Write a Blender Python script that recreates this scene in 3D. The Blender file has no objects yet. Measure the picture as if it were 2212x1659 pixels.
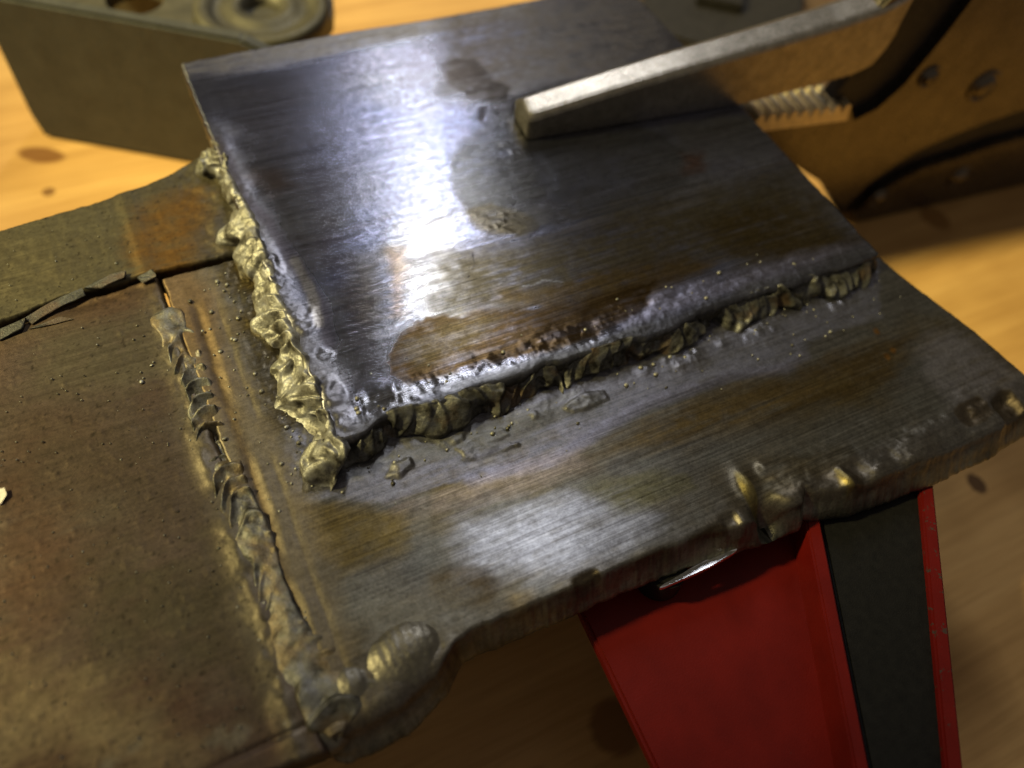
import bpy, bmesh, math, random
import numpy as np
from mathutils import Vector, Matrix, Euler

# ------------------------------------------------------------------ camera, world, lamps, exposure
# 1 unit = 1 cm.  World frame: z up, x along the front edge of the top plate, y along its left edge,
# origin at the front-left corner of the top plate's upper face.
S = bpy.context.scene
S.unit_settings.system = 'METRIC'
S.unit_settings.scale_length = 0.01
COL = S.collection

D1 = np.array([0.89534718, -0.31452073, 0.31532545])     # world x seen in the camera (right, down, forward)
D2 = np.array([-0.4346648, -0.77139191, 0.46478063])     # world y
NN = np.array([0.09705636, -0.5532009, -0.82737466])     # world z
CAM = np.array([-0.8975, -5.0774, 9.0])
FPX, PPX, PPY = 1688.3, 1106.0, 829.5                    # focal length and centre for a 2212 x 1659 view

cam_d = bpy.data.cameras.new('camera')
cam = bpy.data.objects.new('camera', cam_d); COL.objects.link(cam)
cx = Vector((D1[0], D2[0], NN[0])); cy = -Vector((D1[1], D2[1], NN[1])); cz = -Vector((D1[2], D2[2], NN[2]))
mw = Matrix((cx, cy, cz)).transposed().to_4x4(); mw.translation = Vector(CAM)
cam.matrix_world = mw
cam_d.sensor_width = 360.0
cam_d.lens = 360.0 * FPX / 2212.0
cam_d.clip_start = 0.2; cam_d.clip_end = 2000
cam_d.dof.use_dof = True
cam_d.dof.focus_distance = 10.7
cam_d.dof.aperture_fstop = 1.15
S.camera = cam

world = bpy.data.worlds.new('World'); S.world = world; world.use_nodes = True
bg = world.node_tree.nodes['Background']
bg.inputs[0].default_value = (1.0, 0.90, 0.80, 1); bg.inputs[1].default_value = 0.115

def lamp(name, pos, target, size, power, color, shape='DISK', size_y=None, spread=math.pi):
    d = bpy.data.lights.new(name, 'AREA'); d.shape = shape; d.size = size
    if size_y: d.size_y = size_y
    d.energy = power; d.color = color; d.spread = spread
    o = bpy.data.objects.new(name, d); COL.objects.link(o)
    o.location = pos
    o.rotation_euler = (Vector(target) - Vector(pos)).to_track_quat('-Z', 'Y').to_euler()
    return o
lamp('bench_led_lamp', (3.6 + .266*60, 2.2 + .604*60, .751*60), (2.3, 2.2, 0), 1.9, 8000, (0.93, 0.96, 1.0), 'RECTANGLE', 20.0)
sd = bpy.data.lights.new('warm_spot_lamp', 'SPOT'); sd.energy = 450000; sd.color = (1.0, .87, .39); sd.shadow_soft_size = 4.0
sd.spot_size = math.radians(25); sd.spot_blend = .7  # cone narrowed to stand in for an unmodelled shadow over the front
so = bpy.data.objects.new('warm_spot_lamp', sd); COL.objects.link(so); so.location = (-46, 24, 52)
so.rotation_euler = (Vector((8, 9.5, -3)) - so.location).to_track_quat('-Z', 'Y').to_euler()

S.view_settings.view_transform = 'Standard'
S.view_settings.look = 'None'
S.view_settings.exposure = 0.15
S.view_settings.gamma = 1.0
S.view_settings.use_curve_mapping = False

# ------------------------------------------------------------------ helpers
rng = np.random.default_rng(7)
random.seed(7)

def at(px, py, z):
    """world point on the level z that the 2212 x 1659 view shows at px, py"""
    r = np.array([px - PPX, py - PPY, FPX])
    w = np.array([D1 @ r, D2 @ r, NN @ r])
    t = (z - CAM[2]) / w[2]
    return CAM + t*w

def sat(x): return np.clip(x, 0, 1)
def sstep(a, b, x):
    t = sat((x - a)/(b - a + 1e-12)); return t*t*(3 - 2*t)

def _hash(ix, iy, iz, seed):
    h = (ix.astype(np.int64)*374761393 + iy.astype(np.int64)*668265263 + iz.astype(np.int64)*2147483647 + seed*974634777) & 0xffffffff
    h = ((h ^ (h >> 13))*1274126177) & 0xffffffff
    h = ((h ^ (h >> 16))*2246822519) & 0xffffffff
    return ((h ^ (h >> 15)) & 0xffffff)/float(0xffffff)
def noise(x, y, z=None, seed=0):
    """value noise, about -1..1"""
    if z is None: z = np.zeros_like(x)
    fx, fy, fz = np.floor(x), np.floor(y), np.floor(z)
    tx, ty, tz = x - fx, y - fy, z - fz
    ux, uy, uz = [t*t*t*(t*(t*6 - 15) + 10) for t in (tx, ty, tz)]
    r = 0
    for dx in (0, 1):
        wx = ux if dx else 1 - ux
        for dy in (0, 1):
            wy = uy if dy else 1 - uy
            for dz in (0, 1):
                wz = uz if dz else 1 - uz
                r = r + wx*wy*wz*_hash(fx + dx, fy + dy, fz + dz, seed)
    return r*2 - 1
def fbm(x, y, z=None, seed=0, o=4, gain=.5):
    r = 0; a = 1; s = 0
    for i in range(o):
        k = 2.03**i
        r = r + a*noise(x*k, y*k, None if z is None else z*k, seed + 17*i); s += a; a *= gain
    return r/s

def poly_sd(X, Y, pts):
    """signed distance to a closed polygon, negative inside"""
    d = np.full(X.shape, 1e9); ins = np.zeros(X.shape, bool)
    n = len(pts)
    for i in range(n):
        ax, ay = pts[i][:2]; bx, by = pts[(i+1) % n][:2]
        ex, ey = bx-ax, by-ay
        t = sat(((X-ax)*ex + (Y-ay)*ey)/(ex*ex + ey*ey + 1e-12))
        d = np.minimum(d, np.hypot(X-ax-t*ex, Y-ay-t*ey))
        c = ((ay > Y) != (by > Y)) & (X < (bx-ax)*(Y-ay)/((by-ay) + 1e-12) + ax)
        ins ^= c
    return np.where(ins, -d, d)
def line_d(X, Y, pts):
    d = np.full(X.shape, 1e9)
    for (ax, ay), (bx, by) in zip([p[:2] for p in pts[:-1]], [p[:2] for p in pts[1:]]):
        ex, ey = bx-ax, by-ay
        t = sat(((X-ax)*ex + (Y-ay)*ey)/(ex*ex + ey*ey + 1e-12))
        d = np.minimum(d, np.hypot(X-ax-t*ex, Y-ay-t*ey))
    return d

class Paint:
    """colour, roughness and brushing of a steel face, as functions of the place on it"""
    def __init__(s, X, Y, z, base, rough=.42, brush=.5):
        s.X, s.Y, s.z = X, Y, z
        s.c = np.tile(np.array(base, float), (len(X), 1)); s.r = np.full(len(X), rough); s.b = np.full(len(X), brush)
        s.wx = fbm(X*1.3, Y*1.3, seed=3, o=4); s.wf = fbm(X*6, Y*6, seed=5, o=3); s.ws = fbm(X*.9, Y*13, seed=6, o=4, gain=.65)
    def P(s, pts): return [at(p[0], p[1], s.z) for p in pts]
    def put(s, m, col=None, rough=None, brush=None):
        if col is not None: s.c = s.c*(1-m)[:, None] + np.array(col)[None]*m[:, None]
        if rough is not None: s.r = s.r*(1-m) + rough*m
        if brush is not None: s.b = s.b*(1-m) + brush*m
    def poly(s, pts, col=None, soft=.1, warp=.12, fine=.03, k=1., **kw):
        d = poly_sd(s.X, s.Y, s.P(pts)) + warp*s.wx + fine*s.wf + (warp*.6 + soft*.5)*s.ws
        m = sat(1 - sstep(-soft, soft, d))*k*sat(.88 + .55*s.ws + .35*s.wf)
        s.put(m, col, **kw); return m
    def line(s, pts, w, col=None, soft=.5, warp=.05, fine=.02, k=1., **kw):
        d = line_d(s.X + warp*s.wx, s.Y + warp*s.wf, s.P(pts)) + fine*s.wf
        m = (1 - sstep(w*(1-soft), w*(1+soft), d))*k
        s.put(m, col, **kw); return m

def set_attr(me, name, arr):
    a = me.attributes.new(name, 'FLOAT_COLOR', 'POINT')
    v = np.ones((len(me.vertices), 4), np.float32); v[:, :arr.shape[1]] = arr
    a.data.foreach_set('color', v.ravel())
def mesh_np(name, V, F, smooth=True):
    """F: list of integer arrays, one for each face size"""
    me = bpy.data.meshes.new(name)
    me.vertices.add(len(V)); me.vertices.foreach_set('co', np.asarray(V, np.float32).ravel())
    loops = np.concatenate([f.ravel() for f in F]).astype(np.int32)
    tot = np.concatenate([np.full(len(f), f.shape[1]) for f in F]).astype(np.int32)
    st = np.concatenate([[0], np.cumsum(tot)[:-1]]).astype(np.int32)
    me.loops.add(len(loops)); me.loops.foreach_set('vertex_index', loops)
    me.polygons.add(len(tot)); me.polygons.foreach_set('loop_start', st); me.polygons.foreach_set('loop_total', tot)
    me.polygons.foreach_set('use_smooth', np.full(len(tot), smooth))
    me.update(calc_edges=True); me.validate()
    return me
def link(name, me, mat, parent=None):
    o = bpy.data.objects.new(name, me); COL.objects.link(o)
    if mat: me.materials.append(mat)
    if parent: o.parent = parent
    return o
def thing(name, label, cat, loc=(0, 0, 0)):
    o = bpy.data.objects.new(name, None); COL.objects.link(o); o.location = loc
    o.empty_display_size = .5
    o['label'] = label; o['category'] = cat
    return o
def child(name, me, mat, root):
    """a part whose mesh is given in world coordinates"""
    o = link(name, me, mat, root)
    o.matrix_parent_inverse = Matrix.Translation(root.location).inverted()
    return o

# ------------------------------------------------------------------ materials
def mat_new(name):
    m = bpy.data.materials.new(name); m.use_nodes = True
    nt = m.node_tree; b = nt.nodes['Principled BSDF']
    return m, nt, b
def nd(nt, typ, **kw):
    n = nt.nodes.new(typ)
    for k, v in kw.items(): setattr(n, k, v)
    return n
def tex_noise(nt, vec, scale, detail=4, rough=.55, dist=0):
    n = nd(nt, 'ShaderNodeTexNoise'); n.inputs['Scale'].default_value = scale
    n.inputs['Detail'].default_value = detail; n.inputs['Roughness'].default_value = rough; n.inputs['Distortion'].default_value = dist
    nt.links.new(vec, n.inputs['Vector']); return n
def mapping(nt, vec, scale=(1, 1, 1), rot=(0, 0, 0)):
    n = nd(nt, 'ShaderNodeMapping'); n.inputs['Scale'].default_value = scale; n.inputs['Rotation'].default_value = rot
    nt.links.new(vec, n.inputs['Vector']); return n.outputs[0]
def math_n(nt, op, a, b=None, c=None, clamp=False):
    n = nd(nt, 'ShaderNodeMath', operation=op); n.use_clamp = clamp
    for i, v in enumerate((a, b, c)):
        if v is None: continue
        if isinstance(v, (int, float)): n.inputs[i].default_value = v
        else: nt.links.new(v, n.inputs[i])
    return n.outputs[0]
def mixc(nt, fac, a, b, blend='MIX'):
    n = nd(nt, 'ShaderNodeMix', data_type='RGBA', blend_type=blend)
    if isinstance(fac, (int, float)): n.inputs[0].default_value = fac
    else: nt.links.new(fac, n.inputs[0])
    for i, v in ((6, a), (7, b)):
        if isinstance(v, tuple): n.inputs[i].default_value = (*v, 1) if len(v) == 3 else v
        else: nt.links.new(v, n.inputs[i])
    return n.outputs[2]
def ramp(nt, fac, stops):
    n = nd(nt, 'ShaderNodeValToRGB'); e = n.color_ramp.elements
    while len(e) < len(stops): e.new(.5)
    for i, (p, c) in enumerate(stops):
        e[i].position = p; e[i].color = (*c, 1) if len(c) == 3 else c
    nt.links.new(fac, n.inputs[0]); return n.outputs[0]

def steel_material(name, rot=0.0, metal=.8, aniso=.75, grain=.5, streak=1.0, speckb=.5, dk=.58):
    """heat-tinted plate steel: tint, roughness and brushing come from the plate, grain and scratches from here"""
    m, nt, b = mat_new(name); L = nt.links
    tc = nd(nt, 'ShaderNodeTexCoord').outputs['Object']
    tint = nd(nt, 'ShaderNodeAttribute', attribute_name='tint').outputs['Color']
    surf = nd(nt, 'ShaderNodeSeparateColor'); L.new(nd(nt, 'ShaderNodeAttribute', attribute_name='surf').outputs['Color'], surf.inputs[0])
    rough_a, brush_a = surf.outputs[0], surf.outputs[1]
    streaks = tex_noise(nt, mapping(nt, tc, (.5, 30, 1), (0, 0, rot)), 1.0, 3, .6)
    fine = tex_noise(nt, mapping(nt, tc, (.9, 75, 1), (0, 0, rot)), 1.0, 2, .6)
    unb = math_n(nt, 'SUBTRACT', 1.12, brush_a)
    speck = tex_noise(nt, tc, 26, 5, .7)
    dust = tex_noise(nt, tc, 90, 2, .6)
    # colour: mottling, a faint streaking and dark specks
    mot = ramp(nt, speck.outputs[0], [(.3, (.42, .40, .38)), (.5, (1, 1, 1)), (.72, (1.5, 1.47, 1.42))])
    c = mixc(nt, grain, tint, mot, 'MULTIPLY')
    mid = tex_noise(nt, mapping(nt, tc, (1, 1.5, 1), (0, 0, rot)), 6, 5, .7)
    c = mixc(nt, .7, c, ramp(nt, mid.outputs[0], [(.3, (.6, .58, .56)), (.55, (1.05, 1.05, 1.05)), (.75, (1.3, 1.28, 1.25))]), 'MULTIPLY')
    st = ramp(nt, streaks.outputs[0], [(.3, (.45, .43, .41)), (.5, (1, 1, 1)), (.72, (1.6, 1.6, 1.6))])
    c = mixc(nt, math_n(nt, 'MULTIPLY', brush_a, .75*streak), c, st, 'MULTIPLY')
    pits = ramp(nt, dust.outputs[0], [(.29, (.45, .42, .38)), (.36, (1, 1, 1))])
    c = mixc(nt, .8, c, pits, 'MULTIPLY')
    L.new(mixc(nt, 1.0, c, (dk, dk, dk), 'MULTIPLY'), b.inputs['Base Color'])
    b.inputs['Metallic'].default_value = metal
    r = math_n(nt, 'ADD', rough_a, math_n(nt, 'MULTIPLY', math_n(nt, 'SUBTRACT', speck.outputs[0], .5), math_n(nt, 'MULTIPLY', unb, .3)))
    r = math_n(nt, 'ADD', r, math_n(nt, 'MULTIPLY', math_n(nt, 'SUBTRACT', streaks.outputs[0], .5), .12))
    r = math_n(nt, 'ADD', r, math_n(nt, 'MULTIPLY', math_n(nt, 'SUBTRACT', mid.outputs[0], .5), -.14))
    L.new(math_n(nt, 'MAXIMUM', r, .12), b.inputs['Roughness'])
    L.new(math_n(nt, 'MULTIPLY', brush_a, aniso), b.inputs['Anisotropic'])
    b.inputs['Anisotropic Rotation'].default_value = .25
    tg = nd(nt, 'ShaderNodeTangent', direction_type='UV_MAP', uv_map='UVMap')
    L.new(tg.outputs[0], b.inputs['Tangent'])
    # relief: brushing grooves where brushed, fine scale everywhere
    h = math_n(nt, 'MULTIPLY', math_n(nt, 'ADD', math_n(nt, 'MULTIPLY', streaks.outputs[0], .5), math_n(nt, 'MULTIPLY', fine.outputs[0], .7)), brush_a)
    bu = nd(nt, 'ShaderNodeBump'); bu.inputs['Strength'].default_value = .5; bu.inputs['Distance'].default_value = .006
    L.new(h, bu.inputs['Height'])
    b2 = nd(nt, 'ShaderNodeBump'); b2.inputs['Strength'].default_value = speckb; b2.inputs['Distance'].default_value = .008
    L.new(math_n(nt, 'MULTIPLY', unb, math_n(nt, 'ADD', speck.outputs[0], math_n(nt, 'MULTIPLY', dust.outputs[0], .5))), b2.inputs['Height']); L.new(bu.outputs[0], b2.inputs['Normal'])
    L.new(b2.outputs[0], b.inputs['Normal'])
    return m
M_TOP = steel_material('brushed_blued_steel', 0, .97, .97)
M_BASE = steel_material('heat_tinted_steel', 0.10, .95, .97)
M_LEFT = steel_material('brown_oxidised_steel', math.pi/2 - .1, .8, .4, grain=.35, streak=.5, speckb=.35, dk=.30)

def weld_material(name, k=1.0, rust=(.30, .20, .09), rt=.56, metal=.75, rough=1.0):
    m, nt, b = mat_new(name); L = nt.links
    tc = nd(nt, 'ShaderNodeTexCoord').outputs['Object']
    n1 = tex_noise(nt, tc, 5, 5, .6); n2 = tex_noise(nt, tc, 34, 4, .65); n3 = tex_noise(nt, tc, 2.2, 3)
    c = ramp(nt, n1.outputs[0], [(.36, (.06*k, .052*k, .04*k)), (.48, (.25*k, .235*k, .20*k)), (.6, (.36*k, .35*k, .33*k)), (.75, (.30*k, .30*k, .35*k))])
    c = mixc(nt, ramp(nt, n3.outputs[0], [(rt, (0, 0, 0)), (rt + .14, (.7, .7, .7))]), c, rust)
    c = mixc(nt, .6, c, ramp(nt, n2.outputs[0], [(.3, (.5, .48, .45)), (.5, (1, 1, 1)), (.75, (1.35, 1.3, 1.25))]), 'MULTIPLY')
    L.new(c, b.inputs['Base Color']); b.inputs['Metallic'].default_value = metal
    L.new(ramp(nt, n2.outputs[0], [(.3, (.62*rough,)*3), (.7, (.38*rough,)*3)]), b.inputs['Roughness'])
    bu = nd(nt, 'ShaderNodeBump'); bu.inputs['Strength'].default_value = .45; bu.inputs['Distance'].default_value = .02
    L.new(n2.outputs[0], bu.inputs['Height']); L.new(bu.outputs[0], b.inputs['Normal'])
    return m
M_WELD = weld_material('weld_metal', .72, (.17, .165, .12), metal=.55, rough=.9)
M_WELD2 = weld_material('smooth_melted_steel', .38, (.10, .085, .06), metal=.85)
M_WELDSHADE = weld_material('shaded_weld_metal', .30, (.10, .06, .03))  # weld metal darkened for the shade on the front bead
M_SEAM = weld_material('brown_weld_crust', .48, (.15, .105, .055), .48, metal=.65)
M_RUST = weld_material('dark_rusty_scale', .14, (.06, .028, .012), .5, metal=.2)

def simple_metal(name, col, rough=.3, metal=.9, var=.35, scale=6, bump=.15, edge=None):
    m, nt, b = mat_new(name); L = nt.links
    tc = nd(nt, 'ShaderNodeTexCoord').outputs['Object']
    n1 = tex_noise(nt, tc, scale, 5, .6); n2 = tex_noise(nt, tc, scale*6, 3, .6)
    lo = tuple(v*(1-var) for v in col); hi = tuple(min(1, v*(1+var)) for v in col)
    c = ramp(nt, n1.outputs[0], [(.3, lo), (.7, hi)])
    if edge: c = mixc(nt, ramp(nt, n2.outputs[0], [(.6, (0, 0, 0)), (.68, (1, 1, 1))]), c, edge)
    L.new(c, b.inputs['Base Color']); b.inputs['Metallic'].default_value = metal
    L.new(ramp(nt, n2.outputs[0], [(.3, (rough*1.3,)*3), (.7, (rough*.75,)*3)]), b.inputs['Roughness'])
    bu = nd(nt, 'ShaderNodeBump'); bu.inputs['Strength'].default_value = bump; bu.inputs['Distance'].default_value = .03
    L.new(n2.outputs[0], bu.inputs['Height']); L.new(bu.outputs[0], b.inputs['Normal'])
    return m
M_NICKEL = simple_metal('plated_plier_steel', (.13, .11, .085), .28, .95, .2, 2, .08)
M_JAW = simple_metal('jaw_steel_gleam', (.30, .27, .235), .30, .95, .25, 5, .2, edge=(.26, .21, .14))  # plier steel lightened for the lamp gleam along the jaw
M_TEETH = simple_metal('worn_teeth_lamplit', (.72, .60, .38), .35, .7, .2, 8, .2)  # pale yellow puts the warm lamp light into the teeth's colour
M_DARKGAP = simple_metal('dark_block_gap_shade', (.035, .03, .025), .5, .6, .3)  # the block's own dark, and shade put into the pliers' gaps
M_BLOCK = simple_metal('grey_mill_steel', (.048, .046, .038), .55, .15, .2, 2, .15)
M_BLOCKDARK = simple_metal('dark_mill_steel', (.085, .075, .05), .5, .5, .25, 2, .15)
M_BLACK = simple_metal('black_bar_steel', (.007, .0065, .006), .5, .0, .3, 8, .25, edge=(.012, .0115, .011))
M_BLACK.node_tree.nodes['Principled BSDF'].inputs['Specular IOR Level'].default_value = .15
M_SHINY = simple_metal('bare_bright_steel', (.80, .80, .84), .22, 1.0, .1, 3, .0)

def red_paint(name, chip):
    m, nt, b = mat_new(name); L = nt.links
    tc = nd(nt, 'ShaderNodeTexCoord').outputs['Object']
    n1 = tex_noise(nt, tc, 1.6, 4); n2 = tex_noise(nt, mapping(nt, tc, (1, 1, 1)), 7, 5, .7); n3 = tex_noise(nt, tc, 40, 2)
    c = ramp(nt, n1.outputs[0], [(.3, (.085, .0035, .002)), (.7, (.115, .005, .0028))])
    c = mixc(nt, ramp(nt, n2.outputs[0], [(chip, (0, 0, 0)), (chip + .03, (1, 1, 1))]), c, (.045, .03, .025))
    L.new(c, b.inputs['Base Color']); b.inputs['Roughness'].default_value = .42; b.inputs['Specular IOR Level'].default_value = .2
    bu = nd(nt, 'ShaderNodeBump'); bu.inputs['Strength'].default_value = .15; bu.inputs['Distance'].default_value = .02
    L.new(n3.outputs[0], bu.inputs['Height']); L.new(bu.outputs[0], b.inputs['Normal'])
    return m
M_RED = red_paint('red_paint', .72)
M_REDCHIP = red_paint('chipped_red_paint', .61)

def wood_material():
    m, nt, b = mat_new('varnished_bench_wood'); L = nt.links
    tc = nd(nt, 'ShaderNodeTexCoord').outputs['Object']
    rot = .62
    g = tex_noise(nt, mapping(nt, tc, (.06, .9, 1), (0, 0, rot)), 1.0, 6, .6, .4)
    f = tex_noise(nt, mapping(nt, tc, (.5, 9, 1), (0, 0, rot)), 1.0, 4, .6)
    bl = tex_noise(nt, tc, .22, 3)
    c = ramp(nt, g.outputs[0], [(.3, (.40, .215, .065)), (.5, (.53, .305, .105)), (.7, (.62, .375, .14))])
    c = mixc(nt, .55, c, ramp(nt, f.outputs[0], [(.3, (.74, .70, .62)), (.55, (1, 1, 1)), (.8, (1.12, 1.1, 1.05))]), 'MULTIPLY')
    c = mixc(nt, .6, c, ramp(nt, bl.outputs[0], [(.35, (.74, .68, .62)), (.6, (1.05, 1.05, 1.05))]), 'MULTIPLY')
    # knots and stains in the boards
    for (x, y, rx, ry, a, col) in [(-3.35, 12.69, .62, .30, -.55, (.16, .062, .014)), (-3.39, 11.36, .16, .16, 0, (.16, .07, .02)),
                                   (12.08, -3.34, .20, .26, 0, (.07, .028, .008)), (2.2, 13.2, .5, .35, .3, (.30, .15, .03)), (16.9, 3.0, .4, .5, .2, (.26, .12, .03)),
                                   (14.4, -1.0, .8, .3, -.6, (.3, .15, .04)), (0.8, -4.6, .9, .4, .4, (.22, .10, .03)), (2.9, -4.2, .5, .5, .4, (.2, .09, .025))]:
        mp = nd(nt, 'ShaderNodeMapping', vector_type='TEXTURE')
        mp.inputs['Location'].default_value = (x, y, 0); mp.inputs['Rotation'].default_value = (0, 0, a); mp.inputs['Scale'].default_value = (rx, ry, 1)
        L.new(tc, mp.inputs['Vector'])
        sx = nd(nt, 'ShaderNodeSeparateXYZ'); L.new(mp.outputs[0], sx.inputs[0])
        r2 = math_n(nt, 'ADD', math_n(nt, 'MULTIPLY', sx.outputs[0], sx.outputs[0]), math_n(nt, 'MULTIPLY', sx.outputs[1], sx.outputs[1]))
        r2 = math_n(nt, 'ADD', r2, math_n(nt, 'MULTIPLY', math_n(nt, 'SUBTRACT', f.outputs[0], .5), .5))
        c = mixc(nt, ramp(nt, r2, [(.55, (.9, .9, .9)), (1.0, (0, 0, 0))]), c, col)
    L.new(c, b.inputs['Base Color']); b.inputs['Roughness'].default_value = .45
    b.inputs['Specular IOR Level'].default_value = .35
    bu = nd(nt, 'ShaderNodeBump'); bu.inputs['Strength'].default_value = .12; bu.inputs['Distance'].default_value = .05
    L.new(f.outputs[0], bu.inputs['Height']); L.new(bu.outputs[0], b.inputs['Normal'])
    return m
M_WOOD = wood_material()

# ------------------------------------------------------------------ the bench top
ZT = -4.5
def box_mesh(name, x0, x1, y0, y1, z0, z1, bev=0.0, seg=2):
    bm = bmesh.new(); bmesh.ops.create_cube(bm, size=1)
    for v in bm.verts:
        v.co = Vector(((x0+x1)/2 + v.co.x*(x1-x0), (y0+y1)/2 + v.co.y*(y1-y0), (z0+z1)/2 + v.co.z*(z1-z0)))
    if bev: bmesh.ops.bevel(bm, geom=bm.edges[:], offset=bev, segments=seg, affect='EDGES', profile=.6)
    me = bpy.data.meshes.new(name); bm.to_mesh(me); bm.free(); return me
table = link('bench_top', box_mesh('bench_top', -45, 60, -40, 55, ZT-3, ZT, .3), M_WOOD)
table['kind'] = 'structure'; table['label'] = 'yellow varnished wooden bench top with dark knots'

# ------------------------------------------------------------------ the welded joint
T = 0.36                      # thickness of the top plate
TB = 0.52                     # thickness of the base plates
ZB = -0.36                     # upper face of the base plates
joint = thing('welded_plate_joint', 'heat-tinted steel plates joined by lumpy weld beads, held in pliers', 'welded joint', (2, -1, -1.2))

def plate(name, mat, u_l, u_r, v_b, v_t, X0, X1, Y0, Y1, z, thick, step, hfun, paint, er=None, edge_rough=.010, edge_col=(.22, .20, .17), label=None, seed=1, slant=0.):
    """a plate whose four sides follow wavy lines; er(x, y, side) is the rounding of the rim, hfun the relief of the face"""
    nu = int((X1-X0)/step) + 1; nv = int((Y1-Y0)/step) + 1
    u = np.linspace(0, 1, nu); v = np.linspace(0, 1, nv)
    # finer rows towards the rim
    def crowd(t, L):
        return t
    U, Vv = np.meshgrid(u, v)                       # rows follow v
    yn = Y0 + v*(Y1-Y0); xn = X0 + u*(X1-X0)
    def crv(c, t):
        a = np.array(c, float); return np.interp(t, a[:, 0], a[:, 1])
    xl = crv(u_l, yn); xr = crv(u_r, yn); yb = crv(v_b, xn); yt = crv(v_t, xn)
    je = lambda t, s: .012*noise(t*9, t*0+s, seed=seed) + .007*noise(t*31, t*0+s, seed=seed+1)
    xl = xl + je(yn, 1.5); xr = xr + je(yn, 2.5); yb = yb + je(xn, 3.5); yt = yt + je(xn, 4.5)
    X = xl[:, None] + (xr-xl)[:, None]*U
    Y = yb[None, :] + (yt-yb)[None, :]*Vv
    X = X.ravel(); Y = Y.ravel()
    dl = (U*(xr-xl)[:, None]).ravel(); dr = ((1-U)*(xr-xl)[:, None]).ravel(); db = (Vv*(yt-yb)[None, :]).ravel(); dt = ((1-Vv)*(yt-yb)[None, :]).ravel()
    def rnd(d, r):
        q = sat(1 - d/np.maximum(r, 1e-4)); return r*(1 - np.sqrt(np.maximum(0, 1 - q*q)))
    Z = np.full(X.shape, z) + hfun(X, Y)
    rs = er(X, Y) if er else [np.full(X.shape, .03)]*4
    drop = np.maximum.reduce([rnd(dl, rs[0]), rnd(dr, rs[1]), rnd(db, rs[2]), rnd(dt, rs[3])])
    Z = Z - np.minimum(drop, thick*.82)
    p = paint(X, Y); col = p.c; lum = col.mean(1, keepdims=True); col = np.maximum(.01, lum + (col-lum)*1.2); rough = p.r; brush = p.b
    wear = sat(drop/.05)
    col = col*(1-.0*wear)[:, None]
    idx = np.arange(nu*nv).reshape(nv, nu)
    q = np.stack([idx[:-1, :-1], idx[:-1, 1:], idx[1:, 1:], idx[1:, :-1]], -1).reshape(-1, 4)
    loop = np.concatenate([idx[0, :-1], idx[:-1, -1], idx[-1, ::-1][:-1], idx[::-1, 0][:-1]])
    nl = len(loop)
    cxy = np.array([X.mean(), Y.mean()])
    lx, ly, lz = X[loop], Y[loop], Z[loop]
    # outward normals of the rim
    tx = sum(np.roll(lx, -q) - np.roll(lx, q) for q in (6, 12, 18)); ty = sum(np.roll(ly, -q) - np.roll(ly, q) for q in (6, 12, 18))
    k = np.hypot(tx, ty) + 1e-9; ox, oy = ty/k, -tx/k
    s = np.concatenate([[0], np.cumsum(np.hypot(np.diff(lx), np.diff(ly)))])
    Vs = [np.stack([X, Y, Z], -1)]; F = [q]; cols = [col]; rgh = [rough]; brs = [brush]
    rows = 9; prev = loop; base = nu*nv
    for r in range(1, rows+1):
        f = r/rows
        zz = lz*(1-f) + (z-thick)*f
        off = edge_rough*(noise(s*14, s*0 + f*2.2, seed=seed+5) + .15*noise(s*40, s*0 + f*1.2, seed=seed+6)) + edge_rough*1.6*noise(s*2.2, s*0 + f*3, seed=seed+8) - .02*(f > .93)
        off = off + slant*f*np.maximum(0, -oy)**2
        if r == rows: zz = np.full(nl, z-thick)
        Vs.append(np.stack([lx + ox*off, ly + oy*off, zz], -1))
        ec = np.array(edge_col)[None]*(1 + .45*noise(s*1.7, s*0 + f, seed=seed+9) + .26*noise(s*34, s*0 + f*1.2, seed=seed+10))[:, None]
        w = min(1, f*2.2); cols.append(col[loop]*(1-w)*.9 + ec*w); rgh.append(np.full(nl, .42)); brs.append(np.zeros(nl))
        cur = base + np.arange(nl); base += nl
        F.append(np.stack([prev, cur, np.roll(cur, -1), np.roll(prev, -1)], -1)); prev = cur
    Vs.append(np.array([[cxy[0], cxy[1], z-thick]])); cols.append(np.array([edge_col])); rgh.append(np.array([.5])); brs.append(np.array([0.]))
    F2 = np.stack([np.roll(prev, -1), prev, np.full(nl, base)], -1)
    V = np.concatenate(Vs)
    me = mesh_np(name, V, [np.concatenate(F), F2])
    uv = me.uv_layers.new(name='UVMap')
    li = np.empty(len(me.loops), np.int32); me.loops.foreach_get('vertex_index', li)
    uvv = V[li][:, :2]*.1
    uv.data.foreach_set('uv', uvv.astype(np.float32).ravel())
    cc = np.concatenate(cols); set_attr(me, 'tint', np.clip(cc, 0.004, 1))
    sf = np.zeros((len(V), 3)); sf[:, 0] = np.concatenate(rgh); sf[:, 1] = np.concatenate(brs); set_attr(me, 'surf', sf)
    o = child(name, me, mat, joint)
    if label: o['label'] = label
    return o

GREY = (.30, .30, .335); BLUE = (.30, .315, .43); VIOLET = (.36, .345, .42); BROWN = (.25, .175, .075); AMBER = (.135, .086, .036)
DARK = (.155, .14, .145); OLIVE = (.27, .25, .17); PALE = (.44, .43, .43)

def rim(x):
    """how far the melted front rim of the top plate wanders"""
    x = np.asarray(x, float)
    return .03 + .11*noise(x*1.15, x*0 + .5, seed=401) + .06*noise(x*2.9, x*0 + 2.5, seed=402)
_rx = np.linspace(0, 9.4, 160)
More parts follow.
